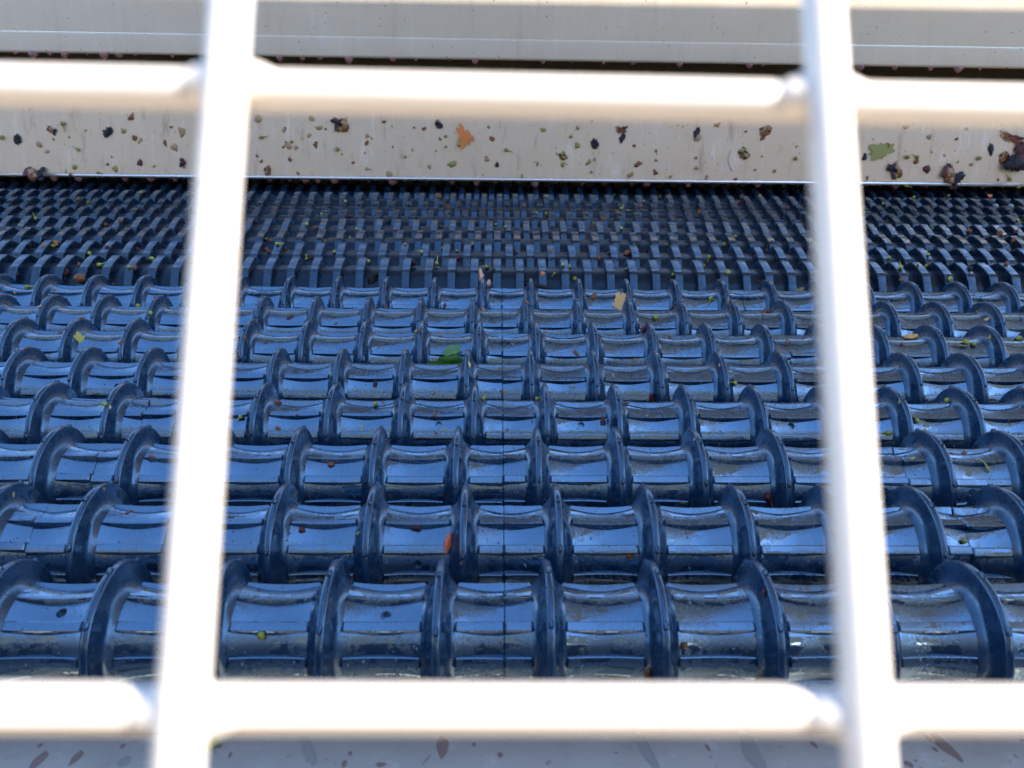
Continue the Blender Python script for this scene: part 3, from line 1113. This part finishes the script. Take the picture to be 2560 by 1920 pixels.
def drops(us, y, zfun, wpx, lab, grp):
    for u in us:
        d = ray(u, 150)
        x = CAM.x + d.x * y / d.y
        s = wpx * random.uniform(.45, 1.25) * y / FPX
        o = bpy.data.objects.new('juice_drop', DROP)
        C.objects.link(o)
        o.location = (x, y, zfun(x))
        o.scale = (s, s, s * random.uniform(.6, .95))
        tag(o, lab, 'drop', grp)


drops([42, 86, 128, 164, 220, 262, 300, 340, 432, 700, 757, 800, 872, 940, 982, 1040, 1125, 1188, 1300, 1357, 1430, 1508, 1582, 1645, 1700, 1820, 1875,
       1908, 2153, 2240, 2330, 2400, 2455, 2520], YP - 0.001, lambda x: -0.0178 - x * math.sin(math.radians(0.18)), 19,
      'pinkish juice drop hanging from the lip of the upper steel plate', 'drops along the upper plate lip')
d0 = -0.0035
drops([20, 75, 140, 190, 262, 330, 395, 645, 697, 738, 772, 815, 905, 968, 1060, 1125, 1190, 1240, 1300, 1345, 1400, 1470, 1530, 1600, 1640, 1750, 1830, 1875,
       1935, 2140, 2210, 2300, 2380, 2450, 2530], YC + 0.004, lambda x: ZC + 0.0005, 19,
      'reddish juice drop under the bottom hem of the chute plate', 'drops along the chute plate hem')


# --- stains on the near plate
def stain_mesh(name, material, seed, tail=0.0):
    rnd = random.Random(seed)
    n = 28
    V, F = [(0, 0, 0.5)], []
    ph = [rnd.uniform(0, 6) for _ in range(3)]
    for ring, (rr, z) in enumerate(((0.6, 0.45), (0.93, 0.2), (1.0, 0.0))):
        for i in range(n):
            a = 2 * PI * i / n
            r = 0.5 * rr * (1 + 0.06 * math.sin(3 * a + ph[0]) + 0.05 * math.sin(5 * a + ph[1]))
            w = 1 - tail * max(0, -math.sin(a)) ** 1.5
            V.append((r * math.cos(a) * w, r * math.sin(a), z))
    for i in range(n):
        j = (i + 1) % n
        F.append((0, 1 + i, 1 + j))
        for k in range(2):
            F.append((1 + k * n + i, 1 + (k + 1) * n + i, 1 + (k + 1) * n + j, 1 + k * n + j))
    F.append(tuple(1 + 2 * n + i for i in reversed(range(n))))
    return mesh(name, V, F, material, True, 60)


SB = [stain_mesh('juice_stain', M_STAIN, i, 0.38) for i in range(2)]
SG = [stain_mesh('wet_stain', M_STAIN2, 5 + i, 0.2) for i in range(2)]


def stain(me, name, u, v, w, hgt, lab, grp, spin=0.0):
    h = hit(u, v)
    if not h:
        return
    p, n, dist, d = h
    k = dist / FPX
    fore = max(0.3, abs(n.dot(d)))
    o = bpy.data.objects.new(name, me)
    C.objects.link(o)
    rot = frame_at(n, d, spin, 0.0)
    o.matrix_world = Matrix.Translation(p + n * 0.00005) @ rot.to_4x4() @ Matrix.Diagonal((w * k, hgt * k / fore, 0.0006, 1))
    tag(o, lab, 'stain', grp)


for u, v, w, l in ((1106, 1868, 28, 46), (2365, 1868, 28, 50), (95, 1903, 22, 34), (190, 1895, 18, 26), (100, 1864, 8, 8), (306, 1866, 10, 8), (875, 1884, 10, 10),
                   (1250, 1888, 13, 12), (861, 1910, 12, 16), (952, 1912, 24, 10), (1185, 1862, 9, 9), (2338, 1874, 10, 9), (2272, 1911, 18, 12), (2320, 1846, 12, 14),
                   (2035, 1862, 12, 14), (1770, 1870, 8, 16), (575, 1888, 6, 12), (551, 1866, 8, 8)):
    lab = {1106: 'largest brown juice drop mark on the near plate, left of centre', 2365: 'long brown juice drop mark on the near plate at right',
           95: 'brown juice drop mark in the bottom left corner', 190: 'smaller brown juice mark right of the bottom left corner',
           2272: 'flat brown juice spot at the bottom edge right of the right wire', 952: 'flat wide brown juice spot at the bottom edge'}.get(
               u, 'tiny reddish brown juice spot on the near steel plate')
    stain(random.choice(SB), 'juice_stain', u, v, w, l, lab, 'juice spots on the near plate')
for u, v, w, l, sp, lab in ((772, 1876, 26, 66, 0.35, 'slanted grey wet streak on the near plate, left of the largest brown spot'),
                            (1618, 1880, 28, 86, 0.05, 'narrow grey wet streak on the near plate right of centre'),
                            (1880, 1880, 40, 84, -0.1, 'broad grey wet streak on the near plate beside the right wire'),
                            (1066, 1900, 8, 24, -.4, 'very thin grey streak just left of the largest brown spot'),
                            (310, 1905, 26, 20, 0, 'round grey wet mark left of the left wire')):
    stain(random.choice(SG), 'wet_stain', u, v, w, l, lab, 'wet streaks on the near plate', sp)
put(leaf_mesh('leaf', M_OLIVE, 41, 3, 0.35, 0.2), 'leaf', 518, 1868, 36, 62, 'ragged green leaf scrap at the bottom beside the left upright wire', 'leaf', None, -0.4, 0.2, 0.3, 0.0)


# ------------------------------------------------------------------ weld beads on the wire guard
BEAD = blob_mesh('weld_bead', M_WIRE, 91, 0.06)
ups = [vl, vr] + [((vl if q < 0 else vr)[0] + GX * 0.05 * q, (vl if q < 0 else vr)[1] + GX * 0.05 * q) for q in (-1, 1)]
crs = [ht, hb] + [((hb if q < 0 else ht)[0] + GZ * 0.05 * q, (hb if q < 0 else ht)[1] + GZ * 0.05 * q) for q in (-1, 1)]
for a, b in ups:
    for c, d in crs:
        da, dc = (b - a).normalized(), (d - c).normalized()
        w0 = a - c
        bb = da.dot(dc)
        t = (bb * dc.dot(w0) - da.dot(w0)) / (1 - bb * bb)
        p = a + da * t - GN * 0.0012
        o = obj('weld_bead', BEAD, grid, p - GC)
        o.rotation_euler = Matrix((GX, GZ, GN)).transposed().to_euler()
        o.scale = (0.0085, 0.0040, 0.0036)
